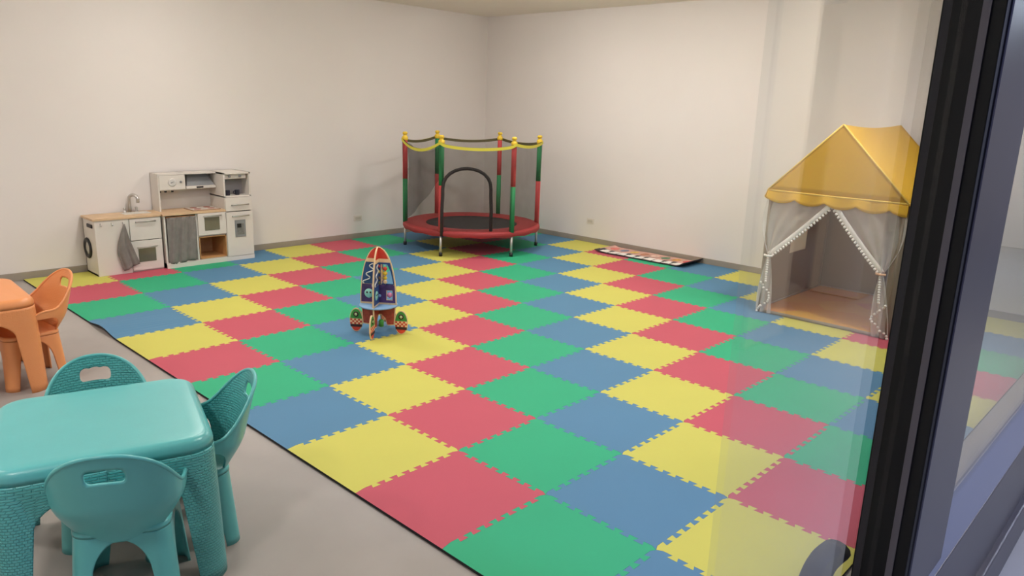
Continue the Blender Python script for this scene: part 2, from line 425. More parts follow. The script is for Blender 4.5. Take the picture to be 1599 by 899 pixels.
# hutch
b = BM()
box(b, .998, 1.010, YH, YB, HC+.018, HT-.012); box(b, .998, XR, YH, YB, HT-.012, HT); box(b, 1.010, XR, YB-.012, YB, HC+.018, HT)
box(b, 1.010, 1.225, YH+.004, YB, .655, .667); box(b, 1.219, 1.231, YH+.004, YB, .655, HT)
obj('hutch_body', b, white_m, k2)
mw = obj('microwave_door', ybox(1.008, 1.219, .662, HT-.014, YH, .008), white_m, k2, bevel=.002)
q = BM(); lathe(q, [(.026, 0), (.034, 0), (.034, .004), (.026, .004)], (1.115, YH-.008, .725), 28, (0,-1,0)); obj('dial_ring', q, M('dial_grey', (206, 202, 198), .4), mw)
q = tube(BM(), [(1.103, YH-.014, .722), (1.127, YH-.014, .732)], .003, 6); obj('dial_pointer', q, steel_m, mw)
q = BM(); lathe(q, [(.009, 0), (.009, .01), (.005, .013)], (1.188, YH-.008, .727), 14, (0,-1,0)); obj('microwave_knob', q, steel_m, mw)
# hood : sloping grey canopy with white control strip
b = BM()
vs = [(1.25, YH+.02, .68), (1.50, YH+.02, .68), (1.455, YH+.10, HT-.014), (1.29, YH+.10, HT-.014)]
F1 = [b.verts.new(v) for v in vs]; B1 = [b.verts.new((v[0], YB-.013, v[2])) for v in vs]
b.faces.new(F1); b.faces.new(B1[::-1])
for i in range(4): b.faces.new((F1[i], B1[i], B1[(i+1)%4], F1[(i+1)%4]))
bmesh.ops.recalc_face_normals(b, faces=b.faces)
hd = obj('cooker_hood', b, steel_m, k2)
obj('hood_strip', bd(1.236, 1.497, YH-.002, YH+.03, .662, .684), white_m, hd)
obj('hood_button', bd(1.325, 1.385, YH-.004, YH-.001, .666, .680), black_m, hd)
for x in (1.017, 1.065, 1.122):
    q = BM(); box(q, x-.008, x+.008, YH+.01, YH+.028, .640, .655); obj('utensil_hook', q, black_m, k2, bevel=.002)
md = obj('oven_door', ybox(XM+.005, XR-.003, .268, HC-.002, YF, .013), white_m, k2, bevel=.002)
obj('oven_window', ybox(1.308, 1.442, .309, .425, YF-.013, .003), window_m, md)
handle(md, 1.304, 1.458, .438, YF-.013, .0045)
# open wooden cubby
b = BM(); x0, x1, z0, z1 = XM+.009, XR-.003, .058, .255
box(b, x0, x0+.008, YF-.002, YB-.012, z0, z1); box(b, x1-.008, x1, YF-.002, YB-.012, z0, z1)
box(b, x0, x1, YF-.002, YB-.012, z0, z0+.008); box(b, x0, x1, YF-.002, YB-.012, z1-.008, z1); box(b, x0, x1, YB-.02, YB-.012, z0, z1)
obj('cubby', b, wood_in_m, k2)
obj('curtain_rod', tube(BM(), [(X0+.016, YF+.006, .447), (XM-.008, YF+.006, .447)], .005, 8), wood_in_m, k2)
def curt(u, v):
    return Vector((.992 + .244*u - .006*v*(.5-u), YF - .004 + .008*math.sin(u*19 + 1.5*v) + .004*math.sin(u*41+v*7), .446 - v*(.392 + .008*math.sin(u*6))))
b = BM(); grid(b, curt, 36, 20); obj('curtain', b, greycloth_m, k2, solid=.003)
# two toy cups in the niche
for n, x in enumerate((1.567, 1.656)):
    c = thing('toy_cup', ('dark toy cup on the left in the coffee niche of the toy kitchen', 'dark toy cup on the right in the coffee niche of the toy kitchen')[n], 'cup', (x, YF+.06, .594), 0, 'toy coffee cups')
    q = BM(); lathe(q, [(.017, 0), (.02, .004), (.022, .042), (.0225, .045), (.019, .044), (.017, .012), (.004, .010)], (0,0,0), 18)
    obj('cup_body', q, M('navy_plastic', (34, 36, 52), .4), c)
    q = tube(BM(), [(-.021, 0, .036), (-.034, 0, .034), (-.037, 0, .022), (-.030, 0, .012), (-.02, 0, .011)], .004, 8); obj('cup_handle', q, M('navy_plastic'), c)

# ------------------------------------------------------------------ sockets
def socket(c, axis, label):
    t = thing('wall_socket', label, 'wall socket', c)
    if axis == 'y': box_ = lambda w, h, a, bb: box(BM(), -w, w, -bb, -a, -h, h)
    else: box_ = lambda w, h, a, bb: box(BM(), -bb, -a, -w, w, -h, h)
    obj('plate', box_(.05, .03, 0, .006), M('socket_white', (216, 208, 198), .5), t, bevel=.002)
    obj('insert', box_(.034, .014, .0072, .0095), M('socket_insert', (196, 188, 176), .4), t)
socket((3.122, BY, .226), 'y', 'white wall socket low on the wall left of the trampoline')
socket((RX, 2.826, .246), 'x', 'white wall socket low on the wall right of the trampoline')

# ------------------------------------------------------------------ trampoline
tr = thing('trampoline', 'small round red trampoline with netted enclosure in the room corner', 'trampoline', (3.82, 3.475, TOP))
red_m = M('trampoline_red', (150, 44, 46), 0.6, vary=.06, vscale=8); pole_red = M('sleeve_red', (186, 66, 66), .7, vary=.05)
pole_green = M('sleeve_green', (34, 122, 72), .7, vary=.05); yel_m = M('cap_yellow', (226, 190, 52), .5)
net_m = sheer('net', (52, 48, 44), 0.27); legm = M('leg_silver', (200, 198, 194), .35, .6)
R = .69; ANG = [math.radians(21.4 + 60*k) for k in range(6)]
def pol(a, r, z): return Vector((r*math.cos(a), r*math.sin(a), z))
HP = 0.238
b = BM(); tube(b, [pol(2*PI*k/48, R, HP-.015) for k in range(48)], .014, 8, closed=True); obj('frame_ring', b, legm, tr)
def pad(u, v):
    a = 2*PI*u
    prof = [(.475, HP+.002), (.50, HP+.012), (.60, HP+.018), (.68, HP+.014), (.712, HP+.002), (.716, HP-.02), (.71, HP-.04)]
    x = v*6; i = min(5, int(x)); t = x-i
    r = prof[i][0]*(1-t)+prof[i+1][0]*t; z = prof[i][1]*(1-t)+prof[i+1][1]*t
    if v > .9: z += .005*math.sin(a*18)
    return pol(a, r, z)
b = BM(); grid(b, pad, 72, 18); bmesh.ops.remove_doubles(b, verts=b.verts, dist=1e-5); obj('spring_pad', b, red_m, tr)
b = BM(); lathe(b, [(.49, HP-.004), (.49, HP), (.3, HP-.002), (.01, HP-.004)], n=48); obj('jumping_mat', b, M('black_mesh', (38, 36, 38), .7, vary=.1), tr)
for k, a in enumerate(ANG):
    lg = obj('leg', tube(BM(), [pol(a, R, HP-.02), pol(a, R+.002, .02)], .0125, 10), legm, tr)
    obj('foot_cap', tube(BM(), [pol(a, R+.002, .0), pol(a, R+.002, .035)], .018, 12), black_m, lg)
    up, lo = (pole_red, pole_green) if k % 2 == 0 else (pole_green, pole_red)
    obj('pole_sleeve', tube(BM(), [pol(a, R, HP+.0), pol(a, R, .46), pol(a, R, .686)], .025, 12), lo, tr)
    obj('pole_sleeve', tube(BM(), [pol(a, R, .686), pol(a, R, .90), pol(a, R, 1.075)], .025, 12), up, tr)
    q = BM(); lathe(q, [(.026, 1.07), (.030, 1.075), (.030, 1.105), (.022, 1.112), (.017, 1.118), (.017, 1.127), (.025, 1.131), (.025, 1.148), (.014, 1.156)], pol(a, R, 0), 16)
    obj('pole_cap', q, yel_m, tr)
def nettop(w):      # w in side index 0..6 -> point on top rope
    k = int(w) % 6; t = w - int(w)
    p = pol(ANG[k], R, 0).lerp(pol(ANG[(k+1) % 6], R, 0), t)
    sag = 4*t*(1-t)
    deep = {2: .085, 3: .05, 4: .03, 5: .035}.get(k, .035)
    if k == 3: sag = sag**.6
    z = 1.085 - deep*sag
    return p * (1 + .045 + .03*sag), z
def netp(u, v):
    w = u*6; k = int(w) % 6; t = w-int(w); p, zt = nettop(min(w, 5.9999)); s = 4*t*(1-t)
    bow = 1 + (.07 if k != 2 else -.02)*s*(1-v)
    q = p.normalized()*(p.length*(1-v) + (p.length*.35+.69*.65)*v)
    return Vector((q.x*1, q.y*1, zt*(1-v) + (HP+.012)*v))
b = BM(); grid(b, netp, 96, 10); obj('safety_net', b, net_m, tr)
for nm, dr_, mm in (('net_band', .006, M('band_yellow', (214, 206, 70), .6)), ('net_band_lining', -.004, M('band_olive', (84, 78, 48), .8))):
    b = BM()
    def rb(u, v):
        p, z = nettop(min(u*6, 5.9999)); p = p.normalized()*(p.length + dr_ + .026*0); return Vector((p.x, p.y, z + .012 - .028*v))
    grid(b, rb, 120, 1); obj(nm, b, mm, tr)
# slack flap of net folded back on the left side
def flap(u, v):
    a, c = pol(ANG[2], .69, 0), pol(ANG[3], .69, 0)
    top = 1.06 - .075*math.sin(PI*u); bot = 0.27 + 0.50*u**1.15
    p = a.lerp(c, u); z = top*(1-v) + bot*v
    w = 1 - .035*(.5+.5*math.sin(u*14 + v*5)) - .02*math.sin(v*PI)
    return Vector((p.x*w, p.y*w, z))
b = BM(); grid(b, flap, 40, 20); obj('net_flap', b, sheer('net_fold', (44, 40, 37), .42), tr)
A3, A4 = pol(ANG[3], R+.03, 0), pol(ANG[4], R+.03, 0)
ap = []
xa, xb, zt = .03, .69, .852
pts2 = [(xa, .20), (xa, .45), (xa+.01, .60)]
for k in range(13):
    a = PI*(1 - k/12); pts2.append(((xa+xb)/2 + (xb-xa)/2*math.cos(a)*.97, .655 + (zt-.655)*math.sin(a)**.85 if 0 < k < 12 else .655))
pts2 += [(xb-.01, .60), (xb, .45), (xb, .20)]
obj('entry_arch', tube(BM(), [A3.lerp(A4, t) + Vector((0, 0, z)) for t, z in pts2], .0165, 10), M('arch_foam', (46, 40, 40), .8), tr)

# ------------------------------------------------------------------ rocket activity toy
RC = onZ(594, 512, TOP)
rk = thing('rocket_activity_toy', 'wooden toy rocket with bead maze panels and green finned feet on mat', 'toy rocket', (1.245, 1.585, TOP), math.radians(-53))
pw = M('plywood_edge', (222, 192, 150), .6, vary=.06, vscale=20)
rblue = M('rocket_blue', (44, 76, 128), .45, vary=.25, vscale=18); rred = M('rocket_red', (206, 62, 44), .45, vary=.08, vscale=20)
rgreen = M('rocket_green', (62, 142, 60), .45, vary=.15, vscale=30); rcream = M('rocket_cream', (240, 206, 160), .5)
rbrick = M('rocket_brick', (168, 66, 50), .5, vary=.3, vscale=45); rlight = M('rocket_lightblue', (120, 158, 196), .5); rpurple = M('rocket_purple', (74, 48, 104), .5, vary=.3, vscale=25)
rmint = M('rocket_mint', (150, 214, 200), .5, vary=.1); ryel = M('rocket_yellow', (232, 196, 60), .5); rdark = M('rocket_dark', (58, 24, 24), .6)
def hw(z):           # half width of the hull with height
    t = min(max((z-.19)/(.565-.19), 0), 1)
    return .118*math.sqrt(max(0, 1 - t**2.3)) if z >= .19 else .112
def hull(z0, z1, n=14, inset=0.0):
    zs = [z0 + (z1-z0)*k/n for k in range(n+1)]
    L = [(-max(0, hw(z)-inset), z) for z in zs]; Rr = [(max(0, hw(z)-inset), z) for z in zs[::-1]]
    out = L + (Rr if hw(z1)-inset > 1e-4 else Rr[1:])
    return out[::-1]
def fin(cx):
    return [(cx + .043*math.cos(2*PI*k/28)*(1 if True else 1), .080 + .078*math.sin(2*PI*k/28)) for k in range(28)]
def skirt(sgn):
    return None
for pi_, ang in enumerate((0.0, PI/2)):
    U = Vector((math.cos(ang), math.sin(ang), 0)); V = Vector((0, 0, 1)); N = U.cross(V)
    O = Vector((0, 0, 0))
    hole = [(.022, .315), (.100, .315), (.085, .405), (.060, .455), (.022, .455)]
    hole2 = [(.055, .225), (.092, .225), (.092, .285), (.055, .285)]
    arch = [(-.04, .0)] 
    full = hull(.19, .564, 18)
    pl = prism(BM(), full, [hole, hole2], O, U, V, .009)
    o = obj('rocket_panel', pl, pw, rk)
    base = [(-.112, .19), (-.105, .06), (-.055, .055), (-.045, .10), (-.02, .125), (.02, .125), (.045, .10), (.055, .055), (.105, .06), (.112, .19)]
    obj('base_panel', prism(BM(), base, [], O, U, V, .009), pw, rk)
    for sg in (-1, 1):
        for nm, out, hl, m_, z_ in (('nose_print', [(x, z) for x, z in hull(.49, .558, 10, .008)], [], rred, .0052), ('stripe_print', hull(.468, .488, 3, .004), [], rcream, .0050),
                              ('hull_print', hull(.325, .465, 8, .007), [[(a, b) for a, b in ((.018, .328), (.099, .328), (.083, .405), (.060, .455), (.018, .455))]], rblue, .0052),
                              ('deck_print', hull(.206, .322, 8, .007), [[(.052, .222), (.094, .222), (.094, .288), (.052, .288)]], rpurple if pi_ == 0 else rblue, .0052),
                              ('brick_print', [(-.106, .185), (-.099, .066), (-.058, .062), (-.048, .103), (-.02, .130), (.02, .130), (.048, .103), (.058, .062), (.099, .066), (.106, .185)], [], rbrick, .0052)):
            obj(nm, prism(BM(), out, hl, O + N*z_*sg, U, V, .0012), m_, rk)
        # squiggle maze track, alien-less round porthole, coloured beads
        P3 = lambda a, zz, off: O + U*a + V*zz + N*off*sg
        pts = [P3(-.03 - .018*math.sin(k*.62) - .0022*k, .455 - k*.0052, .008) for k in range(26)]
        obj('maze_track', tube(BM(), pts, .004, 6), M('track_white', (226, 226, 220), .5), rk)
        q = BM(); lathe(q, [(.030, 0), (.028, .003), (.004, .0035)], P3(-.060, .262, .0058), 24, N*sg); pf = obj('porthole_print', q, rmint, rk)
        for dx in (-.012, .010):
            q = BM(); lathe(q, [(.006, 0), (.005, .002), (.001, .0022)], P3(-.060+dx, .268, .0093), 12, N*sg); obj('porthole_dot', q, rdark, pf)
        for dx, dz, m_, rr in ((.010, .440, rred, .012), (.010, .405, ryel, .012), (.008, .365, M('bead_brown', (140, 104, 60), .5), .013), (.006, .335, M('bead_olive', (120, 116, 50), .5), .012), (.020, .25, rlight, .012)):
            q = BM(); lathe(q, [(rr, 0), (rr*.8, .006), (rr*.2, .008)], P3(dx-.012, dz, .0058), 14, N*sg); obj('bead', q, m_, rk)
    # little rods with beads standing in the window
    obj('bead_rod', tube(BM(), [U*.045+V*.315, U*.045+V*.452], .002, 6), M('track_white'), rk)
    for zz, m_, rr in ((.425, rred, .014), (.395, ryel, .015), (.366, ryel, .013), (.340, rcream, .013)):
        q = BM(); lathe(q, [(.003, -rr), (rr*.75, -rr*.6), (rr, 0), (rr*.75, rr*.6), (.003, rr)], U*.045+V*zz, 12); obj('rod_bead', q, m_, rk)
    q = BM(); lathe(q, [(.003, -.018), (.014, -.01), (.018, 0), (.014, .01), (.003, .018)], U*.073+V*.256, 12); obj('rod_bead', q, M('bead_pink', (196, 120, 160), .5), rk)
    for sx in (-1, 1):
        fo = obj('fin', prism(BM(), fin(sx*.148), [], O, U, V, .009), pw, rk)
        obj('fin_arm', prism(BM(), [(sx*.09, .075), (sx*.115, .075), (sx*.115, .13), (sx*.10, .16)][::(1 if sx > 0 else -1)], [], O, U, V, .0085), pw, rk)
        for sg in (-1, 1):
            e = lambda c0, s0, lo, hi, rr=.9: [(sx*.148 + .039*math.cos(a_), .080 + .072*math.sin(a_)) for a_ in [lo + (hi-lo)*k/14 for k in range(15)]]
            a0 = math.asin((.090-.080)/.072); obj('fin_top_print', prism(BM(), e(0, 0, a0, PI-a0), [], O + N*.0052*sg, U, V, .0012), rgreen, fo)
            a1 = math.asin((.050-.080)/.072)
            obj('fin_band_print', prism(BM(), [(sx*.148-.0385, .052), (sx*.148+.0385, .052), (sx*.148+.0385, .088), (sx*.148-.0385, .088)], [], O + N*.0050*sg, U, V, .0012), rcream, fo)
            ck_ = BM()
            for i_ in range(6):
                for j_ in range(3):
                    if (i_+j_) % 2 == 0:
                        a = sx*.148 - .0385 + i_*.0128; z = .052 + j_*.012
                        prism(ck_, [(a, z), (a+.0128, z), (a+.0128, z+.012), (a, z+.012)], [], O + N*.0060*sg, U, V, .0012)
            obj('fin_check_print', ck_, rred, fo)
            obj('fin_lower_print', prism(BM(), e(0, 0, PI-a1-PI*0, 2*PI+a1), [], O + N*.0054*sg, U, V, .0012), rred, fo)
            obj('fin_dark_print', prism(BM(), [(sx*.148-.036, .034), (sx*.148+.036, .034), (sx*.148+.038, .051), (sx*.148-.038, .051)], [], O + N*.0062*sg, U, V, .0012), rdark, fo)
            q = BM(); lathe(q, [(.009, 0), (.017, 0), (.017, .002), (.009, .002)], U*(sx*.148)+V*.118+N*.0056*sg, 18, N*sg); obj('fin_ring', q, rdark, fo)
            q = BM(); lathe(q, [(.010, 0), (.009, .003), (.002, .0035)], U*(sx*.148)+V*.118+N*.0056*sg, 14, N*sg); obj('fin_dot', q, M('dot_pale', (196, 206, 150), .5), fo)
q = BM(); lathe(q, [(.004, .184), (.120, .184), (.122, .189), (.120, .194), (.004, .194)], n=36); obj('deck_disc', q, rlight, rk)
q = BM(); lathe(q, [(.004, .055), (.06, .055), (.06, .062), (.004, .062)], n=36); obj('lower_disc', q, rlight, rk)
q = BM(); lathe(q, [(.016, 0), (.016, .035), (.012, .042), (.004, .043)], (.03, -.045, .062), 16); obj('peg_figure', q, rgreen, rk)

# ------------------------------------------------------------------ play tent
TX0, TX1, TY0, TY1, TE, TR = 3.735, 4.90, -0.705, 0.222, 0.925, 1.405
TYC = (TY0+TY1)/2
tt = thing('play_tent', 'grey fabric play house tent with yellow gabled roof and white tied curtains', 'play tent', (0, 0, 0))
tgrey = sheer('tent_grey', (186, 172, 152), 1.0, tl=.42)
tyel = sheer('tent_yellow', (247, 203, 58), 1.0, tl=.36); tseam = M('tent_seam', (246, 208, 96), .8)
def sheet(fn, nu, nv, name, m, par, solid=.003, **k):
    b = BM(); grid(b, fn, nu, nv); return obj(name, b, m, par, solid=solid, **k)
obj('side_wall', prism(BM(), [(TX0, TOP+.004), (TX1, TOP+.004), (TX1, TE), (TX0, TE)], [[(4.195, .405), (4.485, .405), (4.485, .70), (4.195, .70)]], (0, TY1, 0), (1, 0, 0), (0, 0, 1), .004), tgrey, tt)
sheet(lambda u, v: Vector((TX0 + (TX1-TX0)*u, TY0 - .006*math.sin(u*8)*math.sin(v*PI), TOP + .004 + (TE-TOP)*v)), 16, 8, 'side_wall', tgrey, tt)
sheet(lambda u, v: Vector((TX1, TY0 + (TY1-TY0)*u, TOP + .004 + (TE-TOP)*v)), 10, 8, 'back_wall', tgrey, tt)
fl_m = bpy.data.materials.new('tent_floor'); fl_m.use_nodes = True
nt = fl_m.node_tree; bsd = nt.nodes['Principled BSDF']; bsd.inputs['Roughness'].default_value = .85
tc = nt.nodes.new('ShaderNodeTexCoord'); n1 = nt.nodes.new('ShaderNodeTexVoronoi'); n1.inputs['Scale'].default_value = 3.4
cr = nt.nodes.new('ShaderNodeValToRGB'); cr.color_ramp.interpolation = 'LINEAR'
cr.color_ramp.elements[0].color = lin((232, 156, 66)); cr.color_ramp.elements[1].color = lin((240, 178, 92))
e_ = cr.color_ramp.elements.new(.45); e_.color = lin((236, 180, 70)); e_ = cr.color_ramp.elements.new(.7); e_.color = lin((228, 150, 96))
nt.links.new(tc.outputs['Object'], n1.inputs['Vector']); nt.links.new(n1.outputs['Color'], cr.inputs['Fac']); nt.links.new(cr.outputs['Color'], bsd.inputs['Base Color'])
obj('floor_mat', box(BM(), TX0-.01, TX1-.01, TY0+.012, TY1-.012, TOP+.001, TOP+.022), fl_m, tt, bevel=.006)
sheet(lambda u, v: Vector((TX0-.012, TY0 + (TY1-TY0)*u, TOP + .002 + .024*v)), 8, 1, 'front_hem', tgrey, tt)
for x, y in ((TX0, TY0), (TX0, TY1), (TX1-.02, TY0), (TX1-.02, TY1)):
    sy = .012 if y < TYC else -.012
    obj('frame_pole', tube(BM(), [(x, y+sy, TOP+.003), (x, y+sy, TE)], .009, 8), tgrey, tt)
for a, c_ in (((TX0, TY1-.008, TOP+.026), (TX1-.01, TY1-.008, TOP+.026)), ((TX1-.012, TY0, TOP+.026), (TX1-.012, TY1, TOP+.026)), ((TX1-.012, TY1-.012, TOP+.026), (TX1-.012, TY1-.012, TE))):
    obj('piping', tube(BM(), [a, c_], .0055, 6), M('piping_cream', (214, 200, 182), .7), tt)
# roof: front gable, two slopes, back gable
def tri_sheet(X, name):
    def fn(u, v):
        y0 = TY0-.012 + (TYC-TY0+.012)*v; y1 = TY1+.012 + (TYC-TY1-.012)*v
        sag = -.012*math.sin(PI*u)*(1-v)
        return Vector((X, y0 + (y1-y0)*u, TE + (TR-TE)*v + (-.010*math.sin(PI*u)*math.sin(PI*v))*0 + (0.012*math.sin(2*PI*u)*(1-v))*0))
    return sheet(fn, 16, 12, name, tyel, tt)
tri_sheet(TX0-.012, 'front_gable'); tri_sheet(TX1+.005, 'back_gable')
for s, ye in ((-1, TY0-.012), (1, TY1+.012)):
    sheet(lambda u, v: Vector((TX0-.012 + (TX1-TX0+.017)*u, ye + (TYC-ye)*v, TE + (TR-TE)*v - .022*math.sin(PI*u)*math.sin(PI*v*.5 + .0)*(v**1.0))), 16, 10, 'roof_slope', tyel, tt)
    obj('roof_seam', tube(BM(), [(TX0-.015, ye, TE), (TX0-.015, TYC, TR)], .006, 6), tseam, tt)
# scalloped valance
def scal(p0, p1, n, name):
    p0, p1 = Vector(p0), Vector(p1)
    def fn(u, v):
        p = p0.lerp(p1, u); d = .052 + .036*abs(math.sin(PI*u*n))**.8
        nrm = (p1-p0).cross(Vector((0,0,1))).normalized()
        return p + Vector((0, 0, -d*v)) + nrm*(.010*v*math.sin(u*n*PI*2+1) + .012*v)
    sheet(fn, 80, 4, name, tyel, tt)
    obj('valance_seam', tube(BM(), [p0, p0.lerp(p1, .5) + Vector((0, 0, -.004)), p1], .006, 6), tseam, tt)
scal((TX0-.014, TY1+.012, TE), (TX0-.014, TY0-.012, TE), 4.5, 'front_valance')
scal((TX0-.014, TY0-.014, TE), (TX1, TY0-.014, TE), 5, 'side_valance')
scal((TX1, TY1+.014, TE), (TX0-.014, TY1+.014, TE), 5, 'side_valance')
# side window flap
q = BM(); box(q, 4.19, 4.49, TY1-.006, TY1-.0035, .40, .705); obj('side_window', q, sheer('window_flap', (240, 232, 220), 1.0, tl=.6), tt)
sheer_m = sheer('sheer_curtain', (246, 242, 236), .6); lace_m = M('lace_white', (240, 234, 226), .8)
def curtain(sgn):
    yc = TYC + .003; ye = (TY1 if sgn > 0 else TY0); yt = .166 if sgn > 0 else -.618; zt = .447
    X = TX0 - .004
    def top(u): return Vector((X, ye + (yc - ye)*u, TE-.02 - .05*u))
    def tie(u): return Vector((X - .012 + .012*math.sin(u*9), yt + (-.012 + .024*u)*(-sgn), zt + .004*u))
    def fn(u, v):
        p = top(u).lerp(tie(u), v); w = math.sin(PI*v)
        sl = .05*math.sin(PI*v)*(1-u) * sgn
        return p + Vector((.014*math.sin(u*24)*(.3+.7*v)*(1-v*.6), sl, -.012*w*u))
    c = sheet(fn, 48, 20, 'curtain', sheer_m, tt, solid=0)
    yb = .165 if sgn > 0 else -.665
    def tail(u, v):
        w = .024 + (.115-.024)*math.sin(min(1, v*1.25)*PI/2)
        z = zt - v*(zt - TOP - .006)
        yy = yt + (yb-yt)*v + (u-.5)*w*(-sgn)
        return Vector((X - .014 - .016*math.sin(u*13 + v*3)*min(1, .3+v), yy, z))
    sheet(tail, 30, 24, 'curtain_tail', sheer_m, c, solid=0)
    # lace edge with little pompoms
    bb = BM()
    def pom(p, r):
        lathe(bb, [(.0008, -r), (r*.8, -r*.55), (r, 0), (r*.8, r*.55), (.0008, r)], p, 6)
    sheet(lambda u, v: fn(1.0, u) + Vector((-.004, .030*(1-v)*sgn, .016*(1-v))), 24, 2, 'lace_band', lace_m, c, solid=.002)
    for k in range(22): pom(fn(1.0, k/22) + Vector((-.006, 0, -.010)), .0105)
    for k in range(26):
        v = k/25; zig = .5 + .42*math.sin(v*11)*(1 if v > .45 else .25)
        pom(tail(min(1, max(0, zig if v > .45 else .55)), v) + Vector((-.014, 0, 0)), .010)
    obj('pompom_trim', bb, lace_m, c, kind='stuff')
    obj('curtain_tie', tube(BM(), [(X-.035, yt+.03, zt+.004), (X-.04, yt, zt), (X-.035, yt-.034, zt+.004)], .008, 8), M('tie_peach', (226, 176, 136), .7) if sgn < 0 else lace_m, c)
curtain(1); curtain(-1)
for sgn, y in ((1, TY1), (-1, TY0)):
    sheet(lambda u, v: Vector((TX0-.001, y - sgn*.055*u, TOP+.004 + (TE-TOP-.02)*v)), 2, 6, 'front_edge_panel', tgrey, tt)

# ------------------------------------------------------------------ piano mat by the right wall
PX0, PX1, PY0, PY1 = 4.60, 4.965, 1.405, 2.44
def ph(x, y):
    d = max(0, (PY0+.10) - y); h = 4.0*d*d
    d2 = max(0, y-(PY1-.12)); h += 1.1*d2*d2
    return TOP + .004 + h + .002*math.sin(y*23)*math.sin(x*9)
def pt(x, y, k=0.0):
    s = (y-PY0)/(PY1-PY0); return Vector((x + .06*0 + .03*(1-s), y, ph(x, y) + k))
def prect(x0, x1, y0, y1, k, nx=3, ny=4):
    b = BM(); grid(b, lambda u, v: pt(x0+(x1-x0)*u, y0+(y1-y0)*v, k), nx, ny); bmesh.ops.recalc_face_normals(b, faces=b.faces); return b
pm = thing('piano_mat', 'long music play mat with white keys lying along the right wall', 'music mat', (0, 0, 0))
obj('mat_sheet', prect(PX0, PX1, PY0, PY1, .004, 8, 24), M('piano_black', (52, 40, 42), .6), pm, solid=.008)
obj('mat_print', prect(PX0+.085, PX1-.01, PY0+.003, PY1-.004, .0092, 8, 24), M('piano_pink', (206, 160, 146), .6, vary=.25, vscale=9), pm)
nk = 9
for k in range(nk):
    y0 = PY0+.05 + (PY1-PY0-.10)*k/nk
    obj('key', prect(PX0+.012, PX0+.125, y0+.006, y0+(PY1-PY0-.10)/nk-.008, .0102), M('key_white', (236, 230, 224), .5), pm)
    if k not in (2, 6):
        obj('black_key', prect(PX0+.075, PX0+.14, y0+.085, y0+.135, .0112), M('piano_dark', (60, 58, 60), .5), pm)
pics = [(196, 74, 80), (210, 150, 70), (90, 130, 100), (230, 196, 180), (180, 120, 90), (220, 180, 90), (120, 130, 150), (214, 120, 110)]
for k, c in enumerate(pics):
    y = PY0+.09 + k*.122
    b = BM(); lay = [pt(PX0+.235 + .06*math.cos(2*PI*q/14), y + .042*math.sin(2*PI*q/14), .0112) for q in range(14)]
    b.faces.new([b.verts.new(v) for v in lay]); bmesh.ops.recalc_face_normals(b, faces=b.faces)
    obj('picture', b, M('picture_%d' % k, c, .6, vary=.3, vscale=30), pm)

# ------------------------------------------------------------------ plastic tables and chairs
teal = dict(s=M('teal_plastic', (98, 188, 190), .3, vary=.02, vscale=10, bump=.08, bscale=200), w=M('teal_weave', (92, 186, 188), .34, vary=.02, bump=.9, kind='weave'))
oran = dict(s=M('orange_plastic', (228, 150, 94), .38, vary=.02, vscale=10, bump=.08, bscale=200), w=M('orange_weave', (226, 148, 92), .38, vary=.02, bump=.25, kind='weave'))
def sq(s, half, rad):
    """point and outward normal on a rounded square at arc length s measured from the +x+y corner middle; one quadrant only"""
    arc = rad*PI/2; c = half-rad
    if abs(s) <= arc/2:
        a = PI/4 + s/rad; return Vector((c + rad*math.cos(a), c + rad*math.sin(a), 0))
    if s > 0: return Vector((c - (s-arc/2), half, 0))
    return Vector((half, c + (s+arc/2), 0))
def quad_len(half, rad): return rad*PI/4 + (half-rad) + .0012
def leg_mesh(half_t, half_b, rad, zt, w_foot, apron, name, wave=True):
    """corner leg that widens into the apron arch: rows from foot to top"""
    bm = BM(); nr, nc = 26, 24
    def wid(z):
        q = (zt - z)
        full = quad_len(half_t, rad)
        base = w_foot + (w_foot*.55)*(z/zt)
        if q <= apron: return full
        x = min(1, (q-apron)/ (0.09))
        return base + (full-base)*(1 - math.sqrt(max(0, 1-(1-x)**2)))
    def fn(u, v):
        z = zt*(v**0.75) if v < 1 else zt
        h = half_b + (half_t-half_b)*z/zt
        w = min(wid(z), quad_len(h, rad) if z > zt-.12 else wid(z))
        p = sq((u*2-1)*w, h, rad); p.z = z
        return p
    grid(bm, fn, nc, nr, uv=lambda u, v: ((u*2-1)*.12, zt*(v**.75)))
    bmesh.ops.recalc_face_normals(bm, faces=bm.faces)
    return mesh(bm, name)
def slab(half, rad, z0, z1, fil, name, dish=0.0):
    bm = BM(); n = 12
    def outline(h, r):
        pts = []
        for q in range(4):
            for k in range(n+1):
                a = q*PI/2 + PI/2*k/n; c = h-r
                cx = c*(1 if q in (0, 3) else -1); cy = c*(1 if q in (0, 1) else -1)
                pts.append((cx + r*math.cos(a), cy + r*math.sin(a)))
        return pts
    rings = []
    prof = [(0, z0)] + [(fil*(1-math.cos(a)), z1-fil + fil*math.sin(a)) for a in [PI/2*k/6 for k in range(7)]] + [(fil+.03, z1 - dish)]
    for ins, z in prof:
        rings.append([bm.verts.new((x, y, z)) for x, y in outline(half-ins, max(.005, rad-ins))])
    m_ = len(rings[0])
    for a, b_ in zip(rings, rings[1:]):
        for k in range(m_):
            f = bm.faces.new((a[k], a[(k+1) % m_], b_[(k+1) % m_], b_[k])); f.smooth = True
    f = bm.faces.new(rings[-1]); f.smooth = True
    lo = [bm.verts.new((v.co.x*.985, v.co.y*.985, z1-.008-fil*.4)) for v in rings[0]]
    for k in range(m_): bm.faces.new((rings[0][(k+1) % m_], rings[0][k], lo[k], lo[(k+1) % m_]))
    bm.faces.new(lo[::-1])
    return mesh(bm, name)
TH = .475
